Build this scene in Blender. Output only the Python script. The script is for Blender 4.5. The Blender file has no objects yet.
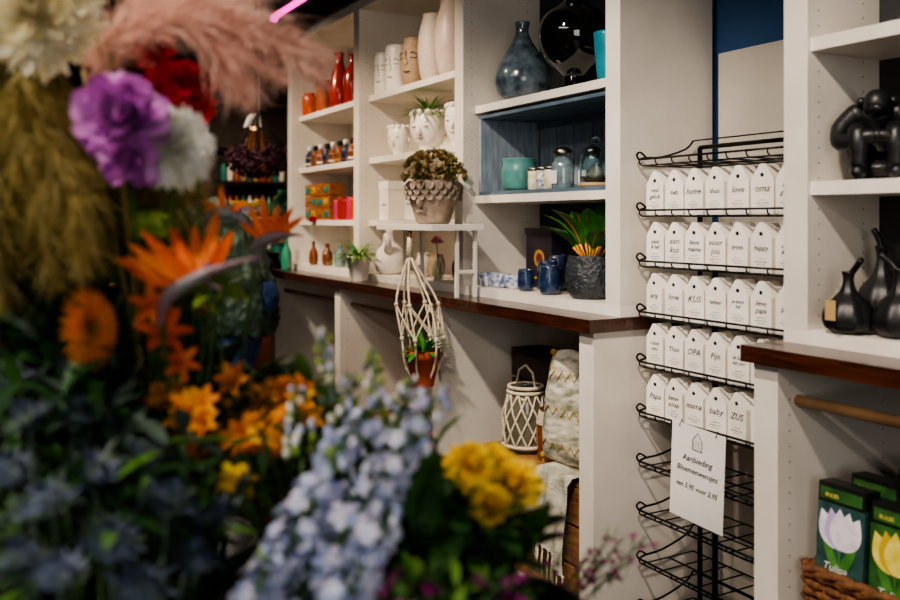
import bpy, math, random
from mathutils import Vector, Matrix
R=random.Random(7)
V=Vector
scene=bpy.context.scene
pi=math.pi

# ------------------------------------------------------------------ materials
def lin(h):
    h=h.lstrip('#'); o=[]
    for i in (0,2,4):
        c=int(h[i:i+2],16)/255
        o.append(c/12.92 if c<=.04045 else ((c+.055)/1.055)**2.4)
    return (o[0],o[1],o[2],1)
MC={}
def M(name,c1,c2=None,scale=20,rough=.5,metal=0,bump=0,trans=0,emit=0,coat=0,stretch=None,transl=0,bscale=None):
    if name in MC: return MC[name]
    m=bpy.data.materials.new(name); m.use_nodes=True; nt=m.node_tree; N=nt.nodes; L=nt.links
    b=N['Principled BSDF']; out=N['Material Output']
    b.inputs['Roughness'].default_value=rough; b.inputs['Metallic'].default_value=metal
    b.inputs['Base Color'].default_value=lin(c1)
    b.inputs['Coat Weight'].default_value=coat
    b.inputs['Transmission Weight'].default_value=trans
    if emit:
        b.inputs['Emission Color'].default_value=lin(c1); b.inputs['Emission Strength'].default_value=emit
    tc=N.new('ShaderNodeTexCoord'); src=tc.outputs['Object']
    if stretch:
        mp=N.new('ShaderNodeMapping'); mp.inputs['Scale'].default_value=stretch
        L.new(src,mp.inputs['Vector']); src=mp.outputs['Vector']
    nz=N.new('ShaderNodeTexNoise'); nz.inputs['Scale'].default_value=scale; nz.inputs['Detail'].default_value=4
    L.new(src,nz.inputs['Vector'])
    cr=N.new('ShaderNodeValToRGB')
    cr.color_ramp.elements[0].position=.35; cr.color_ramp.elements[1].position=.65
    cr.color_ramp.elements[0].color=lin(c1); cr.color_ramp.elements[1].color=lin(c2 if c2 else c1)
    L.new(nz.outputs['Fac'],cr.inputs['Fac']); L.new(cr.outputs['Color'],b.inputs['Base Color'])
    if bump:
        bp=N.new('ShaderNodeBump'); bp.inputs['Strength'].default_value=bump; bp.inputs['Distance'].default_value=.01
        if bscale:
            n2=N.new('ShaderNodeTexNoise'); n2.inputs['Scale'].default_value=bscale; L.new(src,n2.inputs['Vector'])
            L.new(n2.outputs['Fac'],bp.inputs['Height'])
        else: L.new(nz.outputs['Fac'],bp.inputs['Height'])
        L.new(bp.outputs['Normal'],b.inputs['Normal'])
    if transl:
        tr=N.new('ShaderNodeBsdfTranslucent'); L.new(cr.outputs['Color'],tr.inputs['Color'])
        mx=N.new('ShaderNodeMixShader'); mx.inputs[0].default_value=transl
        L.new(b.outputs[0],mx.inputs[1]); L.new(tr.outputs[0],mx.inputs[2]); L.new(mx.outputs[0],out.inputs['Surface'])
    MC[name]=m; return m

white=M('white_paint','#e8e1d6','#ded5c9',6,.45,bump=.05)
wedge=M('white_paint_edge','#efe9e0','#e5dcd1',8,.4)
brown=M('dark_stained_wood','#4a2616','#2c150b',9,.28,stretch=(1,12,12),bump=.1,coat=.3)
slate=M('slate_blue_backboard','#1b2833','#141f28',5,.6)
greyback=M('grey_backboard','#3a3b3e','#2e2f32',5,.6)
navy=M('navy_wall_paint','#1c4470','#183a64',4,.7)
hole=M('peg_hole_dark','#8a8278',rough=.9)
black=M('black_wire','#0b0b0c',rough=.35,metal=.6)
ceram=M('white_ceramic','#f4eee6','#e9e2d8',18,.35)
ink=M('black_ink','#161616',rough=.7)
paper=M('white_paper','#f1ede8','#e9e5e0',10,.7)

# ------------------------------------------------------------------ mesh builder
class MB:
    def __init__(s,name): s.n=name; s.v=[]; s.f=[]; s.m=[]; s.sm=[]; s.mats=[]; s.T=None
    def add(s,vs,fs,mat,smooth=True):
        o=len(s.v)
        if s.T is not None: s.v.extend([tuple(s.T@V(v)) for v in vs])
        else: s.v.extend([tuple(v) for v in vs])
        if mat not in s.mats: s.mats.append(mat)
        k=s.mats.index(mat)
        for f in fs: s.f.append(tuple(i+o for i in f)); s.m.append(k); s.sm.append(smooth)
    def done(s,bevel=0,parent=None,subd=0):
        me=bpy.data.meshes.new(s.n); me.from_pydata(s.v,[],s.f)
        for m in s.mats: me.materials.append(m)
        me.polygons.foreach_set('material_index',s.m); me.polygons.foreach_set('use_smooth',s.sm); me.update()
        ob=bpy.data.objects.new(s.n,me); scene.collection.objects.link(ob)
        if bevel:
            b=ob.modifiers.new('bev','BEVEL'); b.width=bevel; b.segments=2; b.limit_method='ANGLE'; b.harden_normals=False
        if subd:
            b=ob.modifiers.new('sub','SUBSURF'); b.levels=subd; b.render_levels=subd
        if parent: ob.parent=parent
        return ob
    def box(s,x0,x1,y0,y1,z0,z1,mat):
        vs=[(x,y,z) for x in (x0,x1) for y in (y0,y1) for z in (z0,z1)]
        s.add(vs,[(0,1,3,2),(4,6,7,5),(0,4,5,1),(2,3,7,6),(0,2,6,4),(1,5,7,3)],mat,False)
    def lathe(s,prof,c,mat,segs=24,sx=1,sy=1,rib=0,nrib=0,T=None,cap=True):
        vs=[];fs=[];n=len(prof)
        for (r,z) in prof:
            for j in range(segs):
                a=2*pi*j/segs; rr=r*(1+rib*math.cos(nrib*a)) if rib else r
                p=V((rr*math.cos(a)*sx,rr*math.sin(a)*sy,z))
                if T is not None: p=T@p
                vs.append(V(c)+p)
        for i in range(n-1):
            for j in range(segs):
                k=(j+1)%segs; fs.append((i*segs+j,i*segs+k,(i+1)*segs+k,(i+1)*segs+j))
        if cap:
            if prof[0][0]>1e-4: fs.append(tuple(reversed(range(segs))))
            if prof[-1][0]>1e-4: fs.append(tuple((n-1)*segs+j for j in range(segs)))
        s.add(vs,fs,mat)
    def ball(s,c,r,mat,sc=(1,1,1),segs=14,T=None):
        n=max(5,segs//2+1)
        s.lathe([(max(r*sc[0]*math.sin(pi*i/n),0.00001),-r*sc[2]*math.cos(pi*i/n)) for i in range(n+1)],c,mat,segs,sy=sc[1]/sc[0],T=T,cap=False)
    def tube(s,pts,r,mat,segs=6,cap=True,closed=False):
        pts=[V(p) for p in pts]; n=len(pts)
        if n<2: return
        if not hasattr(r,'__len__'): r=[r]*n
        vs=[];fs=[]; prev=None
        for i,p in enumerate(pts):
            if closed: d=pts[(i+1)%n]-pts[i-1]
            else: d=(pts[min(i+1,n-1)]-pts[max(i-1,0)])
            if d.length<1e-9: d=V((0,0,1))
            d.normalize()
            if prev is None:
                a=V((0,0,1)) if abs(d.z)<.9 else V((1,0,0)); x=d.cross(a).normalized()
            else:
                x=prev-d*prev.dot(d)
                if x.length<1e-6: x=d.orthogonal()
                x.normalize()
            prev=x; y=d.cross(x)
            for j in range(segs):
                a=2*pi*j/segs; vs.append(p+(x*math.cos(a)+y*math.sin(a))*r[i])
        for i in range(n-1 if not closed else n):
            i2=(i+1)%n
            for j in range(segs):
                k=(j+1)%segs; fs.append((i*segs+j,i*segs+k,i2*segs+k,i2*segs+j))
        if cap and not closed: fs.append(tuple(reversed(range(segs)))); fs.append(tuple((n-1)*segs+j for j in range(segs)))
        s.add(vs,fs,mat)
    def ring(s,c,r,t,mat,segs=28,ts=6,T=None):
        pts=[]
        for j in range(segs):
            p=V((r*math.cos(2*pi*j/segs),r*math.sin(2*pi*j/segs),0))
            if T is not None: p=T@p
            pts.append(V(c)+p)
        s.tube(pts,t,mat,ts,closed=True)
    def disc(s,c,r,nrm,mat,segs=14):
        n=V(nrm).normalized(); x=n.orthogonal().normalized(); y=n.cross(x)
        s.add([V(c)+(x*math.cos(2*pi*j/segs)+y*math.sin(2*pi*j/segs))*r for j in range(segs)],[tuple(range(segs))],mat,False)
    def petal(s,base,d,n,L,W,curl=.5,cup=.25,mat=None,segs=4,wm=.6,tip=.08,root=.25):
        d=V(d).normalized(); n=V(n); n=n-d*n.dot(d)
        if n.length<1e-5: n=d.orthogonal()
        n.normalize(); side=d.cross(n)
        p=V(base); vs=[]; 
        for i in range(segs+1):
            t=i/segs
            w=(root+(1-root)*math.sin(pi/2*t/wm)) if t<=wm else max(tip,math.cos(pi/2*(t-wm)/(1-wm))**.75)
            w*=W*.5; a=curl*t
            dd=d*math.cos(a)+n*math.sin(a); nn=n*math.cos(a)-d*math.sin(a)
            vs+= [p-side*w+nn*cup*w, p.copy(), p+side*w+nn*cup*w]
            p=p+dd*(L/segs)
        fs=[]
        for i in range(segs):
            o=i*3; fs+=[(o,o+1,o+4,o+3),(o+1,o+2,o+5,o+4)]
        s.add(vs,fs,mat)
    def text(s,txt,origin,size,mat,rz=0,tilt=0,align='CENTER',lean=0,bold=0):
        cu=bpy.data.curves.new('t','FONT'); cu.body=txt; cu.size=size; cu.align_x=align; cu.resolution_u=2; cu.shear=lean; cu.offset=bold
        ob=bpy.data.objects.new('t',cu); scene.collection.objects.link(ob)
        dg=bpy.context.evaluated_depsgraph_get(); me=ob.evaluated_get(dg).to_mesh()
        T=Matrix.Translation(V(origin))@Matrix.Rotation(rz,4,'Z')@Matrix.Rotation(pi/2+tilt,4,'X')
        s.add([T@v.co for v in me.vertices],[tuple(p.vertices) for p in me.polygons],mat,False)
        bpy.data.objects.remove(ob); bpy.data.curves.remove(cu)

def rdir(zmin=-1,zmax=1):
    z=R.uniform(zmin,zmax); a=R.uniform(0,2*pi); q=math.sqrt(max(0,1-z*z)); return V((q*math.cos(a),q*math.sin(a),z))
def frame(ax):
    ax=V(ax).normalized(); x=ax.orthogonal().normalized(); y=ax.cross(x); return x,y,ax

# ------------------------------------------------------------------ room shell
def shell(name,*a,mat=None,**k):
    m=MB(name); m.box(*a,mat); return m.done()
floorm=M('dark_oak_floor','#4a3626','#2e2016',7,.4,stretch=(1,9,1),bump=.1)
ceilm=M('ceiling_paint','#3a332e','#302a26',3,.8)
wallm=M('warm_wall_paint','#5a4e42','#4a4038',3,.8)
darkw=M('taupe_wall_paint','#453a33','#362e29',3,.8)
shell('floor',-9.2,2.6,-4.6,1.8,-.1,0,mat=floorm)
shell('ceiling',-9.2,2.6,-4.6,1.8,2.6,2.7,mat=ceilm)
shell('wall_back',-4.62,2.6,.36,.46,0,2.6,mat=navy)
shell('wall_alcove',-9.1,-4.62,1.6,1.7,0,2.6,mat=darkw)
shell('wall_return',-4.62,-4.56,.46,1.6,0,2.6,mat=darkw)
shell('wall_left',-9.2,-9.1,-4.6,1.7,0,2.6,mat=darkw)
shell('wall_right',2.5,2.6,-4.6,.36,0,2.6,mat=wallm)
shell('wall_front',-9.2,2.6,-4.7,-4.6,0,2.6,mat=wallm)

# ------------------------------------------------------------------ shelving
def pegs(m,x,nx,z0,z1,ys):
    z=z0
    while z<z1:
        for y in ys:
            m.lathe([(.0024,0),(.0024,.0006)],(x,y,z),hole,6,T=Matrix.Rotation(pi/2*nx,3,'Y'))
        z+=.032
def unit(name,posts,x0,x1,shelves,backs,rails,UD=.34):
    m=MB(name)
    D=.34; T=.06
    for i,p in enumerate(posts):
        m.box(p,p+T,0,D,.97,2.13,white)
        if i<len(posts)-1: pegs(m,p+T,1,1.0,2.1,(.035,UD-.07))
        m.box(p,p+T,-.09,D,.10,.905,white)
        if i<len(posts)-1: pegs(m,p+T,1,.16,.88,(-.055,.25))
    for (a,b,z,sb,t) in shelves: m.box(a,b,sb,UD-.016,z-t,z,wedge)
    m.box(x0,x1,0,D,2.13,2.17,wedge)
    m.box(x0,x1,0,D,.94,.97,wedge)
    for (a,b,z0,z1,mt) in backs:
        dd=UD if z0>.9 else D
        m.box(a,b,dd-.014,dd,z0,z1,mt)
    m.box(x0-.015,x1+.015,-.115,D,.905,.94,brown)
    m.box(x0,x1,-.075,D,.06,.11,wedge)
    m.box(x0+.01,x1-.01,-.05,D,0,.06,M('plinth_dark','#2b2623'))
    m.box(x0,x1+.01,-.015,D,2.17,2.205,brown)
    m.box(x0,x1+.02,-.03,D,2.205,2.245,brown)
    m.box(x0-.01,x1+.03,-.05,D,2.245,2.28,brown)
    for (a,b) in rails:
        m.tube([(a,-.03,.828),(b,-.03,.828)],.012,M('rail_wood','#8a6a48','#74573a',12,.5),10)
    return m.done(bevel=.0025)
P=[-4.526,-3.624,-2.71,-1.876]
sh=[(-4.466,-3.624,1.75,.045,.026),(-4.466,-3.624,1.475,.045,.026),(-4.466,-3.624,1.20,.045,.026),
    (-3.564,-2.71,1.75,.045,.026),(-3.564,-2.71,1.475,.045,.026),(-3.564,-2.71,1.20,.045,.026),
    (-2.65,-1.876,1.60,.045,.026),(-2.65,-1.876,1.285,.045,.026)]
unit('shelving_unit',P,-4.526,-1.816,sh,
     [(-4.466,-3.624,.97,2.13,white),(-3.564,-2.71,.97,2.13,white),(-2.65,-1.876,.97,2.13,slate),
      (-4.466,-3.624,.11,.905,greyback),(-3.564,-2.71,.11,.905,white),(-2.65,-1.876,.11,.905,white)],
     [(-4.466,-3.624),(-3.564,-2.71)])
unit('shelving_unit',[-1.284,-.40],-1.284,-.34,[(-1.224,-.40,1.58,.01,.028),(-1.224,-.40,1.28,.01,.028)],
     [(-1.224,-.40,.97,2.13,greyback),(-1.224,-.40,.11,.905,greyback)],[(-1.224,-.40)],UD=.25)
m=MB('white_panel_board'); m.box(-1.785,-1.33,.33,.358,0,1.67,M('panel_paint','#b9b2a8','#aca59b',5,.6)); m.done(.003)

m=MB('counter_display_stand')
m.box(-2.93,-2.50,-.205,-.006,1.165,1.185,wedge)
steel=M('brushed_steel','#8f8c88',rough=.3,metal=1)
for x in (-2.915,-2.53):
    for y in (-.10,-.03): m.box(x-.006,x+.006,y,y+.012,.941 if y<0 else .971,1.165,wedge)
    m.box(x-.005,x+.005,-.088,-.03,1.02,1.032,wedge)
m.done(.001)

# ------------------------------------------------------------------ vases etc
def vase(name,x,y,z,prof,mat,segs=28,extra=None,**k):
    m=MB(name); m.lathe(prof,(x,y,z),mat,segs,cap=False,**k)
    m.lathe([(prof[0][0],0.0004),(0.0001,.0004)],(x,y,z),mat,segs,cap=False)
    if extra: extra(m)
    return m.done()
def hollow(outer,t=.004):
    inner=[(max(r-t,.001),z) for r,z in outer[1:]]; inner.reverse(); inner[0]=(max(outer[-1][0]-t,.001),outer[-1][1]-.0005)
    return outer+inner+[(.0005,inner[-1][1])]
def sm(pts,n=4):
    out=[]
    for i in range(len(pts)-1):
        p0=pts[max(i-1,0)];p1=pts[i];p2=pts[i+1];p3=pts[min(i+2,len(pts)-1)]
        for k in range(n):
            t=k/n
            out.append(tuple(.5*((2*p1[j])+(-p0[j]+p2[j])*t+(2*p0[j]-5*p1[j]+4*p2[j]-p3[j])*t*t+(-p0[j]+3*p1[j]-3*p2[j]+p3[j])*t**3) for j in range(len(p1))))
    out.append(tuple(pts[-1])); return out

# --- bay 3 top
gblue=M('smoky_blue_glaze','#67757f','#2c3a45',22,.22,coat=.6,bump=.05)
vase('teardrop_vase',-2.475,.13,1.60,hollow(sm([(.05,0),(.08,.02),(.096,.065),(.089,.11),(.060,.165),(.032,.21),(.022,.24),(.026,.272)])),gblue)
bglass=M('black_glass','#08090b',rough=.05,coat=1)
vase('black_sphere_vase',-2.20,.14,1.60,hollow(sm([(.055,0),(.057,.008),(.045,.02),(.032,.045),(.05,.065),(.09,.105),(.112,.170),(.097,.235),(.045,.275),(.03,.295),(.038,.32)])),bglass,36)
vase('teal_tumbler',-1.955,.08,1.60,hollow(sm([(.034,0),(.036,.01),(.043,.08),(.046,.135)])),M('teal_glaze','#2a8698','#1d7486',20,.3))
# --- crate
cb=M('blue_washed_wood','#5f7280','#48596a',14,.6,stretch=(1,6,6),bump=.2)
cbl=M('blue_washed_wood_inner','#98a4b0','#7a8794',14,.6,stretch=(6,6,1),bump=.2)
m=MB('blue_wooden_crate'); x0,x1,y0,y1,z0,z1=-2.635,-1.885,.055,.315,1.286,1.565
for i in range(3):
    a=y0+i*.088; m.box(x0,x1,a,a+.078,z0,z0+.012,cb); m.box(x0,x1,a,a+.078,z1-.012,z1,cb)
for x in (x0,x1-.014): m.box(x,x+.014,y0,y1-.012,z0+.012,z1-.012,cbl)
for i in range(7):
    a=x0+.014+i*(x1-x0-.028)/7; m.box(a+.005,a+(x1-x0-.028)/7-.005,y1-.012,y1,z0+.012,z1-.012,cbl)
for z in (z0+.012,z1-.037): m.box(x0+.014,x1-.014,y1-.022,y1-.012,z,z+.025,cb)
m.done(.002)
zb=1.2985
vase('teal_plant_pot',-2.49,.13,zb,hollow(sm([(.040,0),(.055,.012),(.062,.06),(.057,.092),(.060,.11)]),.005),M('seafoam_glaze','#5f9a94','#4a827e',16,.3))
lab=M('label_paper','#e9dfc6','#c9b98a',60,.6); labb=M('label_blue','#2d5f9c','#e8e2d4',90,.5)
for x,mt in ((-2.365,lab),(-2.318,labb),(-2.275,lab)):
    m=MB('small_labelled_tin'); m.lathe([(.020,0),(.022,.002),(.022,.06),(.020,.062)],(x,.105,zb),mt,18)
    m.lathe([(.023,.062),(.023,.071),(.020,.073)],(x,.105,zb),steel,18); m.done()
glass=M('clear_glass','#dfeeee',rough=.03,trans=1); 
gj=M('smoky_candle_jar','#7c8f94','#566a70',30,.1,coat=1)
for x,y in ((-2.205,.10),(-2.15,.17)):
    m=MB('glass_candle_jar'); m.lathe(sm([(.028,0),(.035,.005),(.036,.07),(.026,.088),(.026,.10)]),(x,y,zb),gj,20)
    m.lathe([(.029,.10),(.030,.118),(.022,.124),(.008,.128)],(x,y,zb),steel,18); m.box(x-.018,x+.018,y-.038,y-.0355,zb+.015,zb+.055,paper); m.done()
m=MB('glass_cloche'); m.lathe([(.055,0),(.055,.01),(.048,.012)],(-2.055,.11,zb),M('pale_wood','#b79a72','#a68861',20,.6),24)
m.lathe(hollow(sm([(.047,.012),(.048,.06),(.042,.10),(.020,.124),(.006,.128)]),.002),(-2.055,.11,zb),glass,28,cap=False)
m.ball((-2.055,.11,zb+.140),.012,glass); m.ball((-2.055,.11,zb+.038),.025,M('candle_wax','#d8d0c0',rough=.5)); m.done()

# --- bay 3 counter level
gl=M('glossy_leaf','#2f6a24','#4a8f34',14,.35,coat=.2); gr=M('yellow_rib_leaf','#d8a52b','#dc702a',20,.4); 
darkpot=M('charcoal_textured_pot','#26292c','#3d4246',40,.5,bump=.8,bscale=90)
m=MB('potted_croton_plant'); c=(-2.035,.075,.971)
m.lathe(hollow(sm([(.05,0),(.066,.02),(.073,.06),(.069,.1),(.065,.125)]),.006),c,darkpot,32,rib=.035,nrib=16,cap=False)
m.lathe([(.06,.108),(.0005,.110)],c,M('potting_soil','#2a1d14',rough=.9),20)
for i in range(22):
    a=i*2.4; up=.35+.75*R.random(); d=V((math.cos(a)*.85,math.sin(a)*.75,up*1.9)); L=R.uniform(.11,.19)
    if d.y>0: d.y*=.6
    b=V(c)+V((math.cos(a)*.012,math.sin(a)*.012,.105)); mid=b+d.normalized()*.06
    m.tube([b,mid],.003,gr,5)
    m.petal(mid,d,V((0,0,1))*1-d.normalized()*.2,L,.055,-.7,.3,gl,6,.45,.05)
    n=V((0,0,1)); m.petal(mid+V((0,-.0015,.0015)),d,n,L*.96,.010,-.7,.1,gr if i%3 else gl,6,.3,.05)
m.done()
m=MB('dark_gift_tin'); m.box(-2.51,-2.36,.17,.24,.971,1.17,M('dark_tin','#1c1b22','#2f2630',30,.4)); m.disc((-2.43,.169,1.07),.03,(0,-1,0),M('gold_print','#a77b32',rough=.4),20); m.disc((-2.43,.1685,1.07),.018,(0,-1,0),M('dark_tin2','#5c2a24',rough=.4),20)
m.box(-2.5,-2.37,.169,.17,1.0,1.008,M('gold_print','#a77b32')); m.box(-2.513,-2.357,.167,.243,1.15,1.173,M('dark_tin','#1c1b22')); m.done(.002)
nv=M('navy_lustre_glaze','#16243f','#2b3b5c',60,.2,coat=.7,bump=.3,bscale=120); bw=M('blue_white_glaze','#e6e8ec','#3b5c96',70,.25,coat=.4)
for x,y,r,h in ((-2.27,.09,.035,.10),(-2.20,.045,.033,.09),(-2.14,.11,.034,.11),(-2.31,.16,.032,.115),(-2.35,.06,.028,.07)):
    vase('navy_tealight_cup',x,y,.971,hollow(sm([(r*.7,0),(r*.95,.01),(r,h*.5),(r*.85,h)]),.003),nv,24,rib=.03,nrib=8)
for x,y in ((-2.58,.06),(-2.51,.065),(-2.435,.07)):
    vase('blue_white_bowl',x,y,.971,hollow(sm([(.018,0),(.026,.008),(.034,.03),(.035,.046)]),.003),bw,24)

# --- bay 2 top shelf: face vases
def facevase(x,y,z,r,h,mat,kind):
    m=MB('face_vase')
    if kind=='cyl': pr=sm([(r*.85,0),(r,h*.08),(r,h*.85),(r*.9,h*.97),(r*.85,h)])
    else: pr=sm([(r*.55,0),(r*.85,h*.15),(r,h*.45),(r*.92,h*.7),(r*.7,h*.92),(r*.72,h)])
    m.lathe(hollow(pr,.004),(x,y,z),mat,28,cap=False)
    def on(a,zz): 
        rr=r*1.005; return V((x+rr*math.cos(a),y+rr*math.sin(a),z+zz))
    a0=-pi/3
    m.tube([on(a0-.05,h*.72),on(a0-.02,h*.6),on(a0+.12,h*.45),on(a0-.05,h*.42)],.0018,ink,5)
    for s in (-1,1):
        m.tube([on(a0+s*(.3+.12*k),h*(.66+.03*math.sin(k*1.1))) for k in range(5)],.0018,ink,5)
        m.tube([on(a0+s*(.3+.12*k),h*(.58-.02*math.sin(k*.8))) for k in range(5)],.0015,ink,5)
    m.tube([on(a0-.25+.12*k,h*(.3-.02*math.sin(k*.75))) for k in range(5)],.0022,ink,5)
    m.done()
tan=M('tan_stoneware','#b49a7e','#a58a6e',40,.6); sp=M('speckled_stoneware','#d8cdc0','#c8bbad',150,.5); pk=M('blush_glaze','#cbb6aa','#dccabf',12,.4)
facevase(-3.50,.09,1.751,.042,.18,ceram,'cyl'); facevase(-3.39,.10,1.751,.050,.195,ceram,'cyl'); facevase(-3.245,.11,1.751,.060,.20,tan,'b')
for x,r,h,mt in ((-3.09,.064,.27,sp),(-2.93,.072,.29,pk)):
    vase('tall_stoneware_vase',x,.12,1.751,hollow(sm([(r*.6,0),(r*.85,h*.1),(r,h*.4),(r*.95,h*.7),(r*.7,h*.95),(r*.72,h)]),.004),mt)
def headpot(x,y,z,r,h,plant=0,name='head_planter'):
    m=MB(name); c=V((x,y,z))
    m.lathe(hollow(sm([(r*.5,0),(r*.55,h*.12),(r*.8,h*.25),(r,h*.5),(r*.98,h*.8),(r*.8,h)]),.005),c,ceram,28,cap=False)
    f=V((.5,-.85,0)).normalized(); s=V((.85,.5,0)).normalized()
    m.ball(c+f*r*1.0+V((0,0,h*.48)),r*.16,ceram,(1,1,1.6))
    for q in (-1,1):
        m.ball(c+f*r*.93+s*q*r*.36+V((0,0,h*.6)),r*.13,ceram,(1.3,1.3,.6)); m.ball(c+f*r*.96+s*q*r*.36+V((0,0,h*.585)),r*.08,ink,(1.4,1.4,.4))
        m.tube([c+f*r*(.97-.08*abs(k-1))+s*q*r*(.2+.16*k)+V((0,0,h*(.69+.01*k))) for k in range(3)],r*.045,ceram,6)
        m.ball(c+s*q*r*1.0+V((0,0,h*.52)),r*.18,ceram,(.6,.6,1.3))
    m.tube([c+f*r*(.95-.05*abs(k-1))+s*(k-1)*r*.16+V((0,0,h*.33)) for k in range(3)],r*.055,M('lip_glaze','#c9a795',rough=.4),6)
    for k in range(12):
        a=2*pi*k/12; m.ball(c+V((math.cos(a)*r*.88,math.sin(a)*r*.88,h*.93)),r*.2,ceram,segs=8)
    if plant:
        g=M('fresh_grass_leaf','#4f7a2c','#6f9c3c',20,.5)
        for k in range(110):
            d=rdir(.2,1); m.petal(c+V((d.x*r*.3,d.y*r*.3,h*.9)),d,V((0,0,1)),R.uniform(.07,.14),.008,-1.2,.1,g,4)
    m.done()
headpot(-3.385,.11,1.476,.050,.13); headpot(-3.135,.12,1.476,.074,.165,1); headpot(-2.89,.12,1.476,.052,.17)
for x in (-3.46,-3.21):
    m=MB('white_gift_box'); m.box(x-.045,x+.045,.07,.15,1.201,1.355,ceram); m.box(x-.047,x+.047,.068,.152,1.33,1.368,paper)
    m.text('HOME',(x,.0692,1.26),.018,ink); m.done(.002)
m=MB('stone_face_planter'); c=V((-2.68,-.102,1.186)); stone=M('weathered_stone','#a09080','#7d6d5f',18,.8,bump=.5,bscale=60)
m.lathe(hollow(sm([(.05,0),(.06,.01),(.072,.05),(.088,.10),(.094,.135),(.090,.15)]),.008),c,stone,36,rib=.01,nrib=9,cap=False)
f=V((.45,-.89,0)); s=V((.89,.45,0))
m.ball(c+f*.083+V((0,0,.078)),.012,stone,(1,1,2.0)); 
for q in (-1,1):
    m.ball(c+f*.078+s*q*.03+V((0,0,.098)),.010,stone,(1.5,1.2,.6)); m.tube([c+f*(.084-.004*k)+s*q*(.012+.014*k)+V((0,0,.115+.003*(k%2))) for k in range(4)],.004,stone,6)
m.tube([c+f*.073+s*(k-2)*.009+V((0,0,.045-.002*abs(k-2))) for k in range(5)],.005,stone,6)
for j in range(3):
    for k in range(20):
        a=2*pi*(k+.5*j)/20; d=V((math.cos(a),math.sin(a),0)); m.petal(c+d*(.078-.003*j)+V((0,0,.148-.018*j)),d+V((0,0,-.7)),V((0,0,1)),.038,.032,-.9,.5,stone,4,.6,.4)
sg=M('succulent_green','#7b7a44','#96744c',25,.5); sg2=M('succulent_green_dark','#4f5c33','#6a6438',25,.5)
for k in range(90):
    d=rdir(.0,1); b=c+V((d.x*.10,d.y*.10,.155+d.z*.088))
    x_,y_,a_=frame(d)
    for j in range(11):
        an=j*2.4; e=.3+.09*j; dd=(x_*math.cos(an)+y_*math.sin(an))*e+a_*(1-.06*j)
        m.petal(b,dd,a_,.024,.013,.6,.5,sg if (j+k)%3 else sg2,3,.6,.2)
m.done()
m=MB('white_clay_jug'); c=V((-3.37,.06,.971)); clay=M('matt_white_clay','#e9e4dc','#dcd6cd',30,.8,bump=.2,bscale=60)
m.lathe(sm([(.04,0),(.06,.015),(.068,.06),(.055,.10),(.03,.125),(.018,.14),(.016,.165),(.02,.185),(.012,.186)]),c,clay,28)
m.tube([c+V((.045,-.03,.10)),c+V((.062,-.04,.14)),c+V((.066,-.045,.165))],[.02,.013,.012],clay,12)
m.tube([c+V((-.02,0,.17)),c+V((-.05,0,.165)),c+V((-.066,0,.12)),c+V((-.055,0,.08))],.007,clay,8); m.done()
m=MB('potted_spider_plant'); c=V((-3.44,-.055,.941))
m.lathe(hollow([(.036,0),(.05,.095),(.053,.095),(.053,.105)],.004),c,ceram,28,cap=False); m.lathe([(.046,.09),(.0005,.092)],c,M('potting_soil','#2a1d14'),20)
g1=M('spider_leaf','#5c8a35','#86a84f',30,.45)
for k in range(80):
    d=rdir(.35,1); m.petal(c+V((d.x*.02,d.y*.02,.092)),d,V((0,0,1)),R.uniform(.09,.16),.009,-1.5,.3,g1,5,.4,.05)
m.done()
def budvase(name,x,y,z,h,mt,pet,stemh,n=9,R0=.018):
    m=MB(name); m.lathe(hollow(sm([(.016,0),(.022,.01),(.022,h*.5),(.009,h*.75),(.009,h*.95),(.012,h)]),.002),(x,y,z),mt,18,cap=False)
    top=V((x+.01,y-.01,z+stemh)); m.tube([(x,y,z+.01),(x,y,z+h),top],.0018,g1,5)
    for k in range(n*3):
        d=rdir(-.2,1); m.petal(top,d,V((0,0,1)),R0,R0*.8,.8,.4,pet,3,.6,.3)
    m.done()
redp=M('red_petal','#b01220','#d3243a',30,.5,transl=.25); pinkp=M('pink_petal','#d8809a','#e6a4b4',30,.5,transl=.25)
greenglass=M('green_bottle_glass','#2f7c5c','#3d9270',10,.08,coat=1)
brng=M('amber_bottle_glass','#8a4a1c','#6d3812',10,.1,coat=1)
budvase('pink_flower_in_bottle',-2.93,.05,.971,.10,glass,pinkp,.14,14,.030)
budvase('red_carnation_in_bottle',-4.24,.04,.971,.12,brng,redp,.22,14,.032)
for i,(x,mt) in enumerate(((-3.03,tan),(-2.84,brng),(-3.14,sp),(-2.76,pk))):
    vase('small_stoneware_pot',x,.10,.971,hollow(sm([(.022,0),(.032,.02),(.034,.06),(.026,.085),(.028,.095)]),.003),mt,20)
m=MB('green_glass_bottle'); m.lathe(hollow(sm([(.022,0),(.027,.01),(.027,.09),(.011,.13),(.010,.175),(.013,.18)]),.002),(-4.37,-.06,.941),greenglass,20,cap=False); m.done()
for i,x in enumerate((-4.15,-4.06,-3.98,-3.90,-3.83)):
    mt=[brng,greenglass,gj,brng,greenglass][i]
    m=MB('small_glass_bottle'); m.lathe(hollow(sm([(.02,0),(.026,.008),(.026,.06),(.012,.085),(.012,.11)]),.002),(x,.08+.03*(i%2),.971),mt,18,cap=False); m.done()
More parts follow.
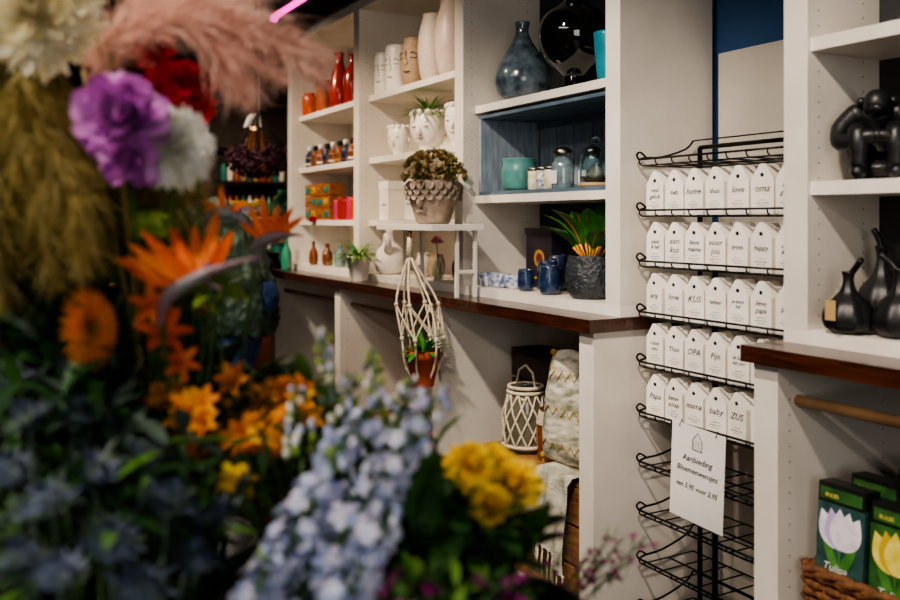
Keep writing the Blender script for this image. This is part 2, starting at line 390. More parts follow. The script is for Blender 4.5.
# bay 1
orange=M('orange_glaze','#c8531c','#b34414',10,.3,coat=.4); redg=M('red_glaze','#a0281a','#8a1e14',10,.25,coat=.6); terr=M('copper_glaze','#9c4a2a','#b0623c',30,.4)
vase('orange_storage_jar',-4.405,.08,1.751,hollow(sm([(.03,0),(.038,.01),(.04,.09),(.03,.11),(.032,.12)]),.003),orange)
vase('copper_canister',-4.22,.09,1.751,hollow([(.038,0),(.040,.004),(.040,.155),(.041,.16)],.003),terr)
vase('red_tall_vase',-4.04,.10,1.751,hollow(sm([(.035,0),(.048,.03),(.051,.1),(.036,.18),(.022,.23),(.026,.275)]),.003),redg)
vase('red_bottle_vase',-3.87,.10,1.751,hollow(sm([(.035,0),(.044,.02),(.044,.13),(.02,.19),(.016,.23),(.02,.24)]),.003),redg)
m=MB('row_of_spice_bottles'); cols=[lab,brng,paper,brng,lab,M('mustard_label','#b98a2b'),brng,paper]
for i in range(9):
    x=-4.40+i*.083
    for y in (.08,.15):
        m.lathe(sm([(.02,0),(.024,.004),(.024,.06),(.013,.078),(.012,.088)]),(x,y,1.476),brng if i%3 else nv,14)
        m.lathe([(.0247,.012),(.0247,.052)],(x,y,1.476),cols[i%8],14,cap=False); m.lathe([(.014,.086),(.014,.108),(.012,.11)],(x,y,1.476),ink if i%2 else paper,12)
m.done()
wd=M('warm_pine','#a8672c','#8c5220',14,.5,stretch=(1,1,6)); tealp=M('teal_paint','#1f8a7c','#187065',8,.5); yelp=M('yellow_paint','#d3a32a','#c0921f',8,.5)
m=MB('miniature_drawer_cabinet')
for i in range(4):
    for j in range(3):
        x=-4.42+i*.088; z=1.201+j*.062
        m.box(x,x+.084,.06,.14,z,z+.058,wd); m.box(x+.014,x+.070,.055,.06,z+.014,z+.044,[tealp,yelp,wd,tealp][(i+j*2)%4]); m.ball((x+.042,.052,z+.029),.005,steel,segs=8)
m.done(.0015)
pinkc=M('pink_candle_wax','#c83060','#b8264e',8,.4); 
m=MB('row_of_pillar_candles')
for i in range(6):
    x=-4.03+i*.055
    m.lathe(sm([(.022,0),(.023,.004),(.023,.09+.01*(i%2)),(.019,.095+.01*(i%2))],3),(x,.09,1.201),[pinkc,redg,redg,pinkc,orange,redg][i],16); m.tube([(x,.09,1.29),(x,.09,1.312)],.001,ink,5)
m.done()
# ------------------------------------------------------------------ macrame hanger
rope=M('cotton_rope','#e2d6c0','#cfc0a4',60,.9,bump=.5,bscale=200)
m=MB('macrame_plant_hanger'); c=V((-2.70,-.185,0))
m.ring(c+V((0,0,1.15)),.012,.003,wd,T=Matrix.Rotation(pi/2,3,'X')); m.tube([c+V((0,0,1.166)),c+V((0,.01,1.16))],.003,steel,6)
m.tube([c+V((0,0,1.14)),c+V((0,0,1.07))],[.008,.012],rope,10)
off=V((.10,-.0,0)); dz=.045
for k in range(6):
    a=2*pi*k/6+.2; e=V((math.cos(a),math.sin(a),0))
    pts=[c+V((0,0,1.08)),c+off*.25+e*.04+V((0,0,1.0)),c+off*.6+e*.072+V((0,0,.87+dz)),c+off+e*.070+V((0,0,.76+dz)),c+off+e*.056+V((0,0,.66+dz)),c+off+V((0,0,.585+dz))]
    m.tube(sm(pts,3),.0042,rope,6)
    for s in (-1,1):
        b=a+s*2*pi/6; e2=V((math.cos(b),math.sin(b),0))
        m.tube(sm([c+off*.6+e*.072+V((0,0,.87+dz)),c+off*.8+(e+e2)*.038+V((0,0,.815+dz)),c+off+e2*.070+V((0,0,.76+dz))],3),.0030,rope,5)
    m.ball(c+off*.6+e*.072+V((0,0,.87+dz)),.009,rope,segs=8); m.ball(c+off+e*.070+V((0,0,.76+dz)),.009,rope,segs=8)
    for q in range(3): m.tube([c+off+V((0,0,.59+dz)),c+off+e*.008*(q+1)+V((0,0,.52-.02*q+dz))],.0022,rope,4)
m.ball(c+off+V((0,0,.585+dz)),.014,rope)
m.lathe(hollow([(.036,.60+dz),(.054,.69+dz),(.058,.69+dz),(.058,.72+dz)],.004),c+off,M('terracotta','#bc5a34','#a84a2a',20,.8),24,cap=False)
for k in range(44):
    d=rdir(.0,1); m.petal(c+off+V((d.x*.02,d.y*.02,.71+dz)),d,V((0,0,1)),R.uniform(.05,.10),.022,-.8,.2,gl,4)
m.done()

# ------------------------------------------------------------------ lower bay 3
rust=M('rustic_crate_wood','#9a6c42','#735030',12,.7,stretch=(1,1,8),bump=.3)
dkw=M('dark_crate_wood','#3b2a20','#2a1d15',12,.7,stretch=(1,1,8),bump=.3)
def crate(name,x0,x1,y0,y1,z0,z1,mt,ns):
    m=MB(name); h=(z1-z0)/ns
    for i in range(ns):
        a=z0+i*h+.004; b=z0+(i+1)*h-.004
        m.box(x0,x1,y0,y0+.012,a,b,mt); m.box(x0,x1,y1-.012,y1,a,b,mt); m.box(x0,x0+.012,y0+.012,y1-.012,a,b,mt); m.box(x1-.012,x1,y0+.012,y1-.012,a,b,mt)
    for x in (x0+.013,x1-.033):
        for y in (y0+.012,y1-.032): m.box(x,x+.02,y,y+.02,z0,z1,mt)
    m.box(x0+.012,x1-.012,y0+.012,y1-.012,z0,z0+.012,mt)
    return m
m=crate('rustic_wooden_crate',-2.47,-1.93,-.03,.30,.112,.45,rust,3); m.box(-2.47,-1.93,-.03,.30,.45,.462,rust); m.done(.002)
m=crate('dark_wooden_crate',-2.60,-1.96,.17,.30,.463,.74,dkw,3); m.box(-2.60,-1.96,.17,.30,.74,.75,dkw); m.done(.002)
m=MB('macrame_lantern'); c=V((-2.335,.05,.463))
m.lathe(hollow(sm([(.055,0),(.068,.015),(.072,.08),(.063,.16),(.05,.19),(.052,.205)]),.003),c,M('smoky_lantern_glass','#6f6a5c','#57503f',10,.15,coat=.8),24,cap=False)
for i in range(12):
    for s in (-1,1):
        pts=[]
        for k in range(9):
            t=k/8; z=.02+t*.165; rr=.074-.02*max(0,(z-.12)/.07); a=2*pi*i/12+s*t*2*pi/6
            pts.append(c+V((math.cos(a)*rr,math.sin(a)*rr,z)))
        m.tube(pts,.0034,rope,5)
for z,r in ((.02,.074),(.187,.057),(.203,.055)): m.ring(c+V((0,0,z)),r,.006,rope)
m.tube([c+V((-.055,0,.20)),c+V((-.038,0,.25)),c+V((0,0,.27)),c+V((.038,0,.25)),c+V((.055,0,.20))],.004,rope,6); m.done()
m=MB('rope_wrapped_jar'); c=V((-2.20,.06,.463)); m.lathe(hollow(sm([(.035,0),(.05,.01),(.052,.11),(.042,.14),(.043,.155)]),.003),c,brng,20,cap=False)
for k in range(8): m.ring(c+V((0,0,.112+.005*k)),.051-.0012*k,.0028,rope,20,5)
m.done()
cu=M('greygreen_cream_fabric','#e0d9c6','#7d7f6a',22,.9,bump=.3,bscale=150,stretch=(1,1,2.2)); mus=M('mustard_fabric','#a98a34','#8f7530',20,.9); cr=M('cream_knit','#ddd6c6','#9a9884',16,.9,bump=.6,bscale=180)
m=MB('patterned_cushion'); vs=[];fs=[];n=16
T=Matrix.Translation((-2.035,.045,.645))@Matrix.Rotation(math.radians(10),4,'Y')@Matrix.Rotation(math.radians(-50),4,'Z')
def cush(sd,a,b,off=0):
    e=((1-a**4)*(1-b**4))**.5; return T@V((sd*(.055*e+off)+.004*math.sin(9*b),a*.115*(1-.10*b*b),b*.18*(1-.10*a*a)))
for sd in (1,-1):
    o=len(vs)
    for i in range(n+1):
        for j in range(n+1): vs.append(cush(sd,-1+2*i/n,-1+2*j/n))
    for i in range(n):
        for j in range(n):
            q=o+i*(n+1)+j; fs.append((q,q+1,q+n+2,q+n+1) if sd<0 else (q,q+n+1,q+n+2,q+1))
m.add(vs,fs,cu)
for sd in (1,-1):
    for b0 in (-.6,0,.6): m.tube([cush(sd,-.9+1.8*k/16,b0+.08*(1 if k%2 else -1),.0005) for k in range(17)],.0026,mus,5)
for a_,b_ in ((-1,-1),(1,-1),(-1,1),(1,1)):
    p=cush(1,a_*.98,b_*.98); m.ball(p,.010,mus)
    for q in range(8): m.tube([p,p+V((R.uniform(-.01,.01),R.uniform(-.01,.01),-.055))],.0018,mus,4)
m.done()
m=MB('tasselled_throw'); vs=[];fs=[];nu=14;nv_=18
for i in range(nu+1):
    for j in range(nv_+1):
        u=i/nu; v=j/nv_; x=-2.14+.17*u+ (.02*math.sin(v*5)); 
        if v<.3: y=.06-.12*v/.3-.006; z=.475+.02*math.sin(u*9)*(.4)+.003
        else: y=-.052-.012*(1+math.sin(u*14+v*2)); z=.475-(v-.3)/.7*(.16+.12*u)
        vs.append((x,y,z))
for i in range(nu):
    for j in range(nv_):
        q=i*(nv_+1)+j; fs.append((q,q+1,q+nv_+2,q+nv_+1))
m.add(vs,fs,cr)
for i in range(nu+1):
    p=V(vs[i*(nv_+1)+nv_]); m.ball(p,.005,cr,segs=6)
    for q in range(6): m.tube([p,p+V((R.uniform(-.004,.004),-.004,-.04)),p+V((R.uniform(-.008,.008),-.006,-.085))],.0016,cr,4)
m.done()
m=MB('brown_storage_box'); m.box(-3.5,-3.2,.0,.25,.112,.35,M('kraft_board','#7a5a3c','#6b4d32',12,.8)); m.box(-3.505,-3.195,-.005,.255,.32,.36,M('kraft_board','#7a5a3c')); m.done(.003)
vase('terracotta_floor_pot',-2.95,.1,.112,hollow(sm([(.08,0),(.12,.2),(.13,.2),(.13,.24)],1),.008),M('terracotta','#b05a34'))

# ------------------------------------------------------------------ wire rack
m=MB('wire_display_rack'); zt=[1.345,1.21,1.075,.94,.807,.673,.54,.41,.28,.15]
xl,xr,yf,yb=-1.79,-1.305,.055,.24
for x in (xl+.02,xr-.02): m.tube([(x,yb+.005,0.0),(x,yb+.005,1.40)],.007,black,8)
m.tube([(xl+.02,yb+.005,1.40),(xr-.02,yb+.005,1.40)],.006,black,8)
for x in (xl+.02,xr-.02): m.tube([(x,yb,.01),(x,-.02,.01)],.007,black,8)
m.tube([(xl+.02,-.02,.01),(xr-.02,-.02,.01)],.007,black,8)
for z in zt:
    for y in (yf,(yf+yb)/2,yb): m.tube([(xl,y,z),(xr,y,z)],.0024,black,6)
    m.tube([(xl,yf-.012,z+.016),(xr,yf-.012,z+.016)],.0030,black,6)
    k=0; x=xl
    while x<xr+.001:
        m.tube([(x,yb,z),(x,yf,z),(x,yf-.010,z+.006),(x,yf-.012,z+.016)],.0020,black,5); x+=.0606
    for x in (xl,xr):
        m.tube(sm([(x,yf-.012,z+.016),(x,yf+.01,z+.022),(x,yf+.07,z+.026),(x,yb-.03,z+.05),(x,yb,z+.075)],3),.0028,black,6)
        m.tube(sm([(x,yf-.012,z+.016),(x,yf-.020,z+.028),(x,yf-.008,z+.036),(x,yf+.012,z+.024)],3),.0028,black,6)
    m.tube([(xl,yb,z+.075),(xr,yb,z+.075)],.0022,black,6)
m.done()
words=[['veel\ngeluk','liefs','home','thuis','love','oma'],['sterk\n& lief','een\nkus','lieve\nmama','voor\njou','trots','happy'],['jarig','love','KUS','lekker','je bent\nlief','lieve\npapa'],
       ['I love\nyou','Thuis','OPA','Fijn','ik hou\nvan jou','Hoera'],['Papa','beter\nschap','mama','baby','ZUS','broer']]
acc=[M('ink_green','#3f8a4e'),M('ink_red','#a8322c'),M('ink_blue','#3a6f9c'),ink]
for r_,z in enumerate(zt[1:6]):
    m=MB('ceramic_house_vases'); n=7
    for i in range(n):
        x=-1.752+i*.0705; y=.088; w=.0295; d=.026; h=.080; hr=.116; z0=z+.0035
        rz=R.uniform(-.05,.16)
        m.T=Matrix.Translation((x,y,z0))@Matrix.Rotation(rz,4,'Z')
        pf=[(-w,0),(w,0),(w,h),(w*.26,hr-.002),(w*.10,hr),(-w*.10,hr),(-w*.26,hr-.002),(-w,h)]
        k=len(pf); vs=[(a,-d,b) for a,b in pf]+[(a,d,b) for a,b in pf]
        fs=[tuple(range(k)),tuple(reversed(range(k,2*k)))]+[(j,j+k,(j+1)%k+k,(j+1)%k) for j in range(k)]
        m.add(vs,fs,ceram,False)
        m.disc((0,-d-.0006,h+.010),.0050,(0,-1,0),ink,12)
        wd_=words[r_][i%6]; L=max(len(q) for q in wd_.split('\n')); s_=min(.022,.084/L)
        m.text(wd_,(0,-d-.0008,.052+(.008 if '\n' in wd_ else 0)),s_,ink,lean=.3,bold=.0001)
        m.box(-.010,.010,-d-.0008,-d,.032,.0328,acc[(i+r_)%4]); m.text('bloemen wens\nvoor jou',(0,-d-.0008,.024),.0060,acc[(i+r_+1)%4],lean=.2)
        m.T=None
    m.done(.0012)
m=MB('paper_price_sign'); T=Matrix.Translation((-1.568,.030,.575))@Matrix.Rotation(math.radians(2.5),4,'Y'); m.T=T
m.box(-.088,.088,0,.0015,-.118,.118,paper)
m.tube([(-.016,-.001,.062),(.016,-.001,.062),(.016,-.001,.085),(0,-.001,.105),(-.016,-.001,.085),(-.016,-.001,.062)],.0008,ink,4)
for k in range(4): m.tube([(-.012+.008*k,-.001,.063),(-.012+.008*k,-.001,.086)],.0005,ink,4)
for t,z,s_ in (('Aanbieding',.030,.022),('Bloemenwensjes',.002,.020),('van 5,95 voor 2,95',-.038,.018)): m.text(t,(0,-.001,z),s_,ink,lean=.3,bold=.00015)
for x in (-.06,.06): m.tube([(x,-.003,.11),(x,.004,.125),(x,.012,.11)],.0012,black,5)
m.T=None; m.done()

# ------------------------------------------------------------------ right unit content
blk=M('matt_black_ceramic','#141416','#1e1e21',20,.42)
def seated(c,rot,k_=1):
    m=MB('black_seated_figure_sculpture'); ax=Matrix.Rotation(math.radians(rot),3,'Z')
    def q_(x,y,z): return c+ax@V((x,y,z))*k_
    m.tube(sm([tuple(q_(0,.02,.018)),tuple(q_(0,.025,.07)),tuple(q_(0,.012,.125)),tuple(q_(0,.0,.15))],4),[.036,.038,.038,.036,.034,.034,.035,.037,.038,.038,.034,.024,.012],blk,18)
    m.ball(q_(0,-.020,.146),.027,blk,(1,1,1.1),18); m.ball(q_(0,-.042,.135),.014,blk,(1,1,.8)); m.ball(q_(0,.0,.022),.046,blk,(1.2,1,.48),18)
    for s_ in (-1,1):
        m.ball(q_(s_*.028,-.014,.152),.009,blk); m.ball(q_(s_*.036,.008,.130),.0225,blk,segs=14)
        m.tube(sm([tuple(q_(s_*.038,.008,.132)),tuple(q_(s_*.064,-.006,.10)),tuple(q_(s_*.062,-.032,.072)),tuple(q_(s_*.022,-.058,.080)),tuple(q_(-s_*.006,-.062,.082))],4),[.020]*5+[.0175]*5+[.016]*4+[.013]*3,blk,12)
        m.tube(sm([tuple(q_(s_*.028,.0,.028)),tuple(q_(s_*.036,-.03,.062)),tuple(q_(s_*.032,-.05,.092)),tuple(q_(s_*.031,-.058,.05)),tuple(q_(s_*.032,-.058,.017)),tuple(q_(s_*.034,-.082,.013))],4),[.024]*6+[.021]*6+[.0165]*6+[.014,.0125,.010],blk,12)
    m.done()
seated(V((-1.135,.10,1.281)),35,1.06); seated(V((-.95,.12,1.281)),20,.95)
for i,(x,y,r,h,lx) in enumerate(((-1.150,.030,.050,.125,.3),(-1.162,.155,.052,.175,-.1),(-1.055,.055,.049,.135,-.3),(-1.045,.175,.05,.16,.1),(-.95,.06,.05,.14,.1))):
    m=MB('black_gourd_vase'); c=V((x,y,.971))
    pr=sm([(r*.55,0),(r*.9,h*.1),(r,h*.27),(r*.8,h*.48),(r*.35,h*.66),(r*.2,h*.85),(r*.26,h)],4); vs=[]
    m.lathe(hollow(pr,.003),c,blk,40,rib=.045,nrib=9,cap=False)
    m.tube(sm([tuple(c+V((0,0,h*.9))),tuple(c+V((lx*.05,0,h*1.05))),tuple(c+V((lx*.12,-.01,h*1.2)))],3),.0065,blk,8)
    if i==0:
        m.box(x-.012,x+.012,y-r-.006,y-r-.005,1.0,1.04,M('kraft_tag','#b89a6a')); m.tube([(x,y-r-.005,1.04),(x,y-.02,1.075)],.0008,rope,4)
    m.done()
wk=M('wicker','#7b4f2c','#5a3719',40,.7,bump=.6,bscale=80)
m=MB('wicker_basket'); x0,x1,y0,y1=-1.20,-.62,-.045,.25; zb0=.112; H=.385
def rect(t,z,off=0,fl=0):
    per=[(x0,y0),(x1,y0),(x1,y1),(x0,y1)]; s_=[x1-x0,y1-y0,x1-x0,y1-y0]; tot=sum(s_); d=t*tot
    for i in range(4):
        if d<=s_[i]:
            a=V(per[i]);b=V(per[(i+1)%4]); p=a.lerp(b,d/s_[i]); n=V(((b-a).y,-(b-a).x)).normalized(); p=p+n*off; return V((p.x,p.y,z))
        d-=s_[i]
N=84
for k in range(22):
    z=zb0+.01+k*(H-.02)/21; m.tube([rect((j+.5)/N%1,z,.004*(1 if (j+k)%2 else -1)) for j in range(N)],.0088,wk,5,closed=True)
for j in range(0,N,2): m.tube([rect((j+.5)/N,zb0),rect((j+.5)/N,zb0+H)],.0045,wk,5)
for q in range(2): m.tube([rect((j+.5)/N,zb0+H+.006*math.sin(j*1.3+q*pi),.006*math.cos(j*1.3+q*pi)) for j in range(N)],.009,wk,6,closed=True)
m.box(x0,x1,y0,y1,zb0,zb0+.01,wk); m.box(x0+.01,x1-.01,y0+.012,y1-.01,.40,.41,M('kraft_board','#7a5a3c')); m.done()
gbk=M('packet_green','#2c4a2a','#1d331f',25,.35); gbk2=M('packet_photo_green','#3d6a34','#274a24',30,.35); dkp=M('packet_black','#171a18',rough=.4)
lil=M('print_lilac','#d3c9dd','#efe9f0',40,.5); yel=M('print_yellow','#d9c53a','#f0e27a',40,.5); prg=M('print_leaf','#4f8a3c','#3b702e',30,.5); redpt=M('print_red','#c43a34','#dd6a50',40,.5)
def packet(x,y,z,rz,pet,back):
    m=MB('tulip_bulb_packet'); m.T=Matrix.Translation((x,y,z))@Matrix.Rotation(rz,4,'Z')@Matrix.Rotation(-.06,4,'X')
    w=.053;h=.18; m.box(-w,w,-.022,.022,0,h,dkp); m.box(-w,w,-.0228,-.022,.0,h*.78,back); m.box(w,w+.0008,-.02,.02,.0,h*.8,back)
    y_=-.0236
    def pl(cx,cz,L,W,ang,mt,dy=0):
        vs=[];n=10
        for i in range(2*n):
            t=(i if i<n else 2*n-1-i)/(n-1); s_=1 if i<n else -1; ww=W*math.sin(pi*t**.8)*s_; zz=L*t
            vs.append((cx+ww*math.cos(ang)+zz*math.sin(ang),y_-dy,cz-ww*math.sin(ang)+zz*math.cos(ang)))
        m.add(vs,[tuple(reversed(range(2*n)))],mt,False)
    m.box(-.002,.002,y_-.0001,y_,.015,.07,prg)
    pl(0,.005,.085,.010,.5,prg,.0001); pl(0,.005,.085,.010,-.5,prg,.0002)
    for k,a in enumerate((-.42,.42,-.2,.2,0)): pl(a*.025,.054,.082-.006*abs(a),.022,a,[pet,pet,M('print_petal_shade_'+pet.name,'#b9a9cf' if pet is lil else '#c9a92a',None,40,.5),pet,pet][k],.0004+.0003*k)
    m.text('Tulipa',(-.008,y_-.002,.010),.022,paper,lean=.3); m.box(-w+.006,w-.006,y_-.0004,y_,h*.82,h*.95,gbk2); m.text('BULBS',(-.02,y_-.0008,h*.85),.011,yel)
    m.T=None; m.done(.001)
packet(-1.130,-.005,.492,0,lil,M('packet_blue_green','#3a5a58','#24403e',30,.35)); packet(-1.012,-.005,.482,.0,yel,gbk2); packet(-.895,-.005,.482,0,redpt,gbk2); packet(-1.11,.07,.50,0,redpt,gbk); packet(-.99,.07,.51,0,lil,gbk); packet(-.87,.07,.51,0,yel,gbk); packet(-1.06,.15,.51,0,yel,gbk); packet(-.94,.15,.51,0,redpt,gbk)

# ------------------------------------------------------------------ far end of the shop
neon=M('magenta_neon','#ff10b4',emit=3.2)
m=MB('neon_strip_light'); m.tube([(-4.66,-.035,2.304),(-1.80,-.035,2.304)],.023,neon,10); m.box(-4.56,-1.80,-.045,-.02,2.2805,2.284,steel); m.done()
m=MB('side_table'); m.box(-5.35,-4.75,-.35,.20,.66,.70,wd)
for x in (-5.30,-4.84):
    for y in (-.30,.11): m.box(x,x+.045,y,y+.045,0,.66,M('blue_painted_leg','#2c5f8a','#244f74',10,.5))
m.box(-5.30,-4.80,-.30,.155,.20,.23,wd); m.box(-5.28,-4.8,-.28,.13,.35,.66,wd); m.done(.004)
vase('black_floor_vase',-4.93,.03,.701,hollow(sm([(.06,0),(.1,.05),(.11,.14),(.07,.24),(.05,.28),(.065,.31)]),.005),bglass)
m=MB('open_display_rack')
for x in (-6.15,-5.75):
    for y in (-.3,.65): m.box(x,x+.03,y,y+.03,0,2.0,dkw)
for z in (.4,.85,1.22,1.62,1.98): m.box(-6.15,-5.72,-.3,.68,z-.02,z,paper if z==1.22 else dkw)
m.done(.003)
m=MB('bowl_of_bananas'); c=V((-5.85,.14,1.221)); m.lathe(hollow(sm([(.06,0),(.05,.015),(.12,.05),(.15,.07)]),.005),c,ceram,24,cap=False)
ban=M('banana_yellow','#ecc02a','#d4a71c',12,.5)
for k in range(5): m.tube(sm([tuple(c+V((.02*k-.03,-.10,.09))),tuple(c+V((.025*k-.04,-.03,.07+.004*k))),tuple(c+V((.02*k-.03,.05,.075))),tuple(c+V((.01*k,.11,.115)))],4),[.008]+[.02]*11+[.006],ban,10)
m.done()
pal=[terr,yelp,tealp,tan,orange,ceram,greenglass,wd]
for x,y,z,i in ((-5.9,-.15,.851,0),(-5.9,.1,.851,1),(-5.88,.4,.851,2),(-5.9,-.1,.401,3),(-5.88,.35,.401,4),(-5.9,-.15,1.621,5),(-5.88,.45,1.221,6),(-5.9,.25,1.621,7)):
    vase('stoneware_storage_pot',x,y,z,hollow(sm([(.05,0),(.08,.03),(.09,.1),(.06,.16),(.065,.19)]),.005),pal[i],20)
dried=M('dried_purple_flower','#4f2e44','#6a4650',30,.9)
m=MB('hanging_dried_bouquet'); c=V((-5.34,.09,1.60)); m.tube([c+V((0,0,.28)),(c.x,c.y,2.6)],.003,rope,5)
for k in range(260):
    d=rdir(-1,.3); e=c+V((d.x*.19,d.y*.19,d.z*.12)); 
    if k%4==0: m.tube([c+V((0,0,.28)),e],.002,dkw,4)
    for q in range(3): m.petal(e,rdir(),rdir(),.04,.02,.5,.3,dried,3)
m.done()
for i,(x,y) in enumerate(((-6.8,.5),(-7.6,.2),(-6.6,1.1))):
    m=MB('pendant_lamp'); m.tube([(x,y,2.6),(x,y,2.05)],.004,black,5); m.lathe([(.02,2.05),(.06,2.0),(.09,1.93)],(x,y,0),bglass,20,cap=False); m.ball((x,y,1.95),.04,M('warm_bulb','#ffc070',emit=8)); m.done()
m=MB('wall_poster'); m.box(-9.09,-9.07,.35,.65,1.25,1.85,M('poster_pale_blue','#8fb2c8','#6c93ad',4,.6)); m.box(-9.095,-9.085,.32,.68,1.22,1.88,dkw); m.done()
m=MB('display_cabinet')
m.box(-9.05,-8.7,-.4,1.5,0,.9,dkw)
for z in (1.25,1.6,1.95): m.box(-9.05,-8.75,.75,1.5,z-.02,z,dkw)
for k in range(30):
    z=(.9,1.25,1.6)[k%3]; y=.8+(k//3)*.068; m.lathe(sm([(.02,0),(.028,.01),(.028,.12),(.012,.17),(.012,.2)]),(-8.87,y,z),pal[k%8],10)
m.done()

# ------------------------------------------------------------------ person bending over
def skin(name,verts,edges,rad,mat,parent,sub=2):
    me=bpy.data.meshes.new(name); me.from_pydata([tuple(v) for v in verts],edges,[]); ob=bpy.data.objects.new(name,me); scene.collection.objects.link(ob)
    md=ob.modifiers.new('sk','SKIN'); md.use_smooth_shade=True
    for i,r in enumerate(rad):
        sv=me.skin_vertices[0].data[i]; sv.radius=r if hasattr(r,'__len__') else (r,r); sv.use_root=(i==0)
    sb=ob.modifiers.new('s','SUBSURF'); sb.levels=sub; sb.render_levels=sub
    me.materials.append(mat); ob.parent=parent; return ob
def fuse(m,par,vox=.014,disp=0,ns=.10):
    ob=m.done(parent=par)
    rm=ob.modifiers.new('remesh','REMESH'); rm.mode='VOXEL'; rm.voxel_size=vox; rm.use_smooth_shade=True
    sm_=ob.modifiers.new('smooth','SMOOTH'); sm_.factor=.6; sm_.iterations=6
    if disp:
        tx=bpy.data.textures.new('fabric_folds','CLOUDS'); tx.noise_scale=ns; tx.noise_depth=3
        d=ob.modifiers.new('folds','DISPLACE'); d.texture=tx; d.strength=disp; d.mid_level=.5; d.texture_coords='LOCAL'
    return ob
per=bpy.data.objects.new('person',None); scene.collection.objects.link(per)
jk=M('dark_green_parka','#2c4136','#3b5446',9,.6,bump=1.0,bscale=12); jeans=M('blue_denim','#33558c','#284878',60,.8); skn=M('skin_tone','#c79478','#bb866a',10,.5); hairm=M('brown_hair','#5a4230','#463222',40,.6,bump=.6,bscale=120)
hp=V((-4.12,-.35,.90)); f=V((-.6,-.8,0)); s=V((-.8,.6,0)); up=V((0,0,1))
sp1=hp+f*.06+up*.13; sp2=hp+f*.13+up*.25; nk=hp+f*.22+up*.33
shL=sp2+s*.17+up*.04+f*.03; shR=sp2-s*.17+up*.04+f*.03
elL=shL+f*.10+s*.06-up*.25; elR=shR+f*.10-s*.06-up*.25; wrL=elL+f*.22-s*.05-up*.02; wrR=elR+f*.22+s*.05-up*.02
m=MB('jacket')
for q in (-1,1):
    o_=s*q*.07
    m.tube([hp-up*.24+o_*1.1,hp-up*.14+o_*1.05,hp+o_,sp1+o_,sp2+o_,sp2+o_*.8+up*.06+f*.02],[.135,.132,.118,.115,.125,.08],jk,18)
m.tube([hp-up*.24,hp,sp1,sp2,sp2+f*.04+up*.07,nk],[.14,.125,.125,.13,.11,.07],jk,18)
m.ball(nk-f*.05-up*.02,.085,jk,(1.1,1.1,.7),18)
for sh_,el_,wr_ in ((shL,elL,wrL),(shR,elR,wrR)):
    m.ball(sh_,.085,jk,segs=16); m.tube([sh_,sh_.lerp(el_,.5),el_,el_.lerp(wr_,.5),wr_],[.083,.073,.066,.058,.048],jk,14); m.ball(el_,.066,jk)
fuse(m,per,.012,.075,.07)
hL=hp+s*.09-up*.08; hR=hp-s*.09-up*.08; kL=hL+f*.07-up*.36; kR=hR+f*.03-up*.37; aL=hL-f*.02-up*.74; aR=hR-f*.05-up*.74
m=MB('jeans'); m.ball(hp-up*.07,.15,jeans,(1.1,1.1,.9),18)
for h_,k_,a_ in ((hL,kL,aL),(hR,kR,aR)): m.tube([h_,h_.lerp(k_,.5),k_,k_.lerp(a_,.5),a_],[.105,.092,.072,.068,.058],jeans,14); m.ball(k_,.072,jeans)
fuse(m,per,.014,.025,.06)
m=MB('shoes')
for a in (aL,aR):
    m.tube([V((a.x,a.y,.045))-f*.06,V((a.x,a.y,.05)),V((a.x,a.y,.042))+f*.1,V((a.x,a.y,.03))+f*.18],[.035,.045,.042,.024],ink,12)
m.done(parent=per)
hc=nk+f*.10+up*.10
m=MB('head'); m.tube([nk-up*.02,nk+f*.05+up*.04],[.055,.05],skn,14)
m.ball(hc,.095,skn,(.85,.95,1.2),24); m.ball(hc+f*.09-up*.01,.015,skn,(.8,.8,1.4)); m.ball(hc+f*.075-up*.075,.03,skn,(1,1,.7))
for q in (-1,1):
    m.ball(hc+s*q*.083-up*.005,.018,skn,(.5,.8,1.4)); m.ball(hc+f*.078+s*q*.032+up*.012,.012,paper); m.ball(hc+f*.088+s*q*.032+up*.012,.006,ink,segs=8)
m.tube([hc+f*.082+s*(k-2)*.011-up*.052 for k in range(5)],.005,M('lips','#a85a50'),6)
m.done(parent=per)
m=MB('hair'); m.ball(hc-f*.02+up*.025,.105,hairm,(.88,.98,1.12),20)
for k in range(120):
    a=R.uniform(-1.9,1.9); d=(-f)*math.cos(a)+s*math.sin(a); m.tube(sm([tuple(hc+up*.12+d*.02),tuple(hc+d*.10+up*.06),tuple(hc+d*.102-up*.05),tuple(hc+d*.09-up*.12)],2),[.007]*6+[.003],hairm,5)
m.done(parent=per)
for wi,(w,sg_) in enumerate(((wrL,-1),(wrR,1))):
    m=MB('palm'); m.tube([w-f*.03,w,w+f*.03-up*.005],[.030,.028,.026],skn,12)
    for k in range(4):
        b=w+f*.02-up*.004+s*(k-1.5)*.017; m.tube([b,b+f*.05-up*.006],[.012,.0115],skn,10)
    fuse(m,per,.005)
    for k in range(4):
        b=w+f*.06-up*.01+s*(k-1.5)*.019; l=(.07,.078,.073,.058)[k]
        skin('finger',[b-f*.02,b+f*l*.4-up*.006,b+f*l*.75-up*.022,b+f*l*.9-up*.045],[(0,1),(1,2),(2,3)],[.009,.0088,.008,.007],skn,per,1)
    b=w+f*.015+s*sg_*.03; skin('thumb',[b,b+f*.025+s*sg_*.018,b+f*.055+s*sg_*.02-up*.01],[(0,1),(1,2)],[.011,.010,.008],skn,per,1)

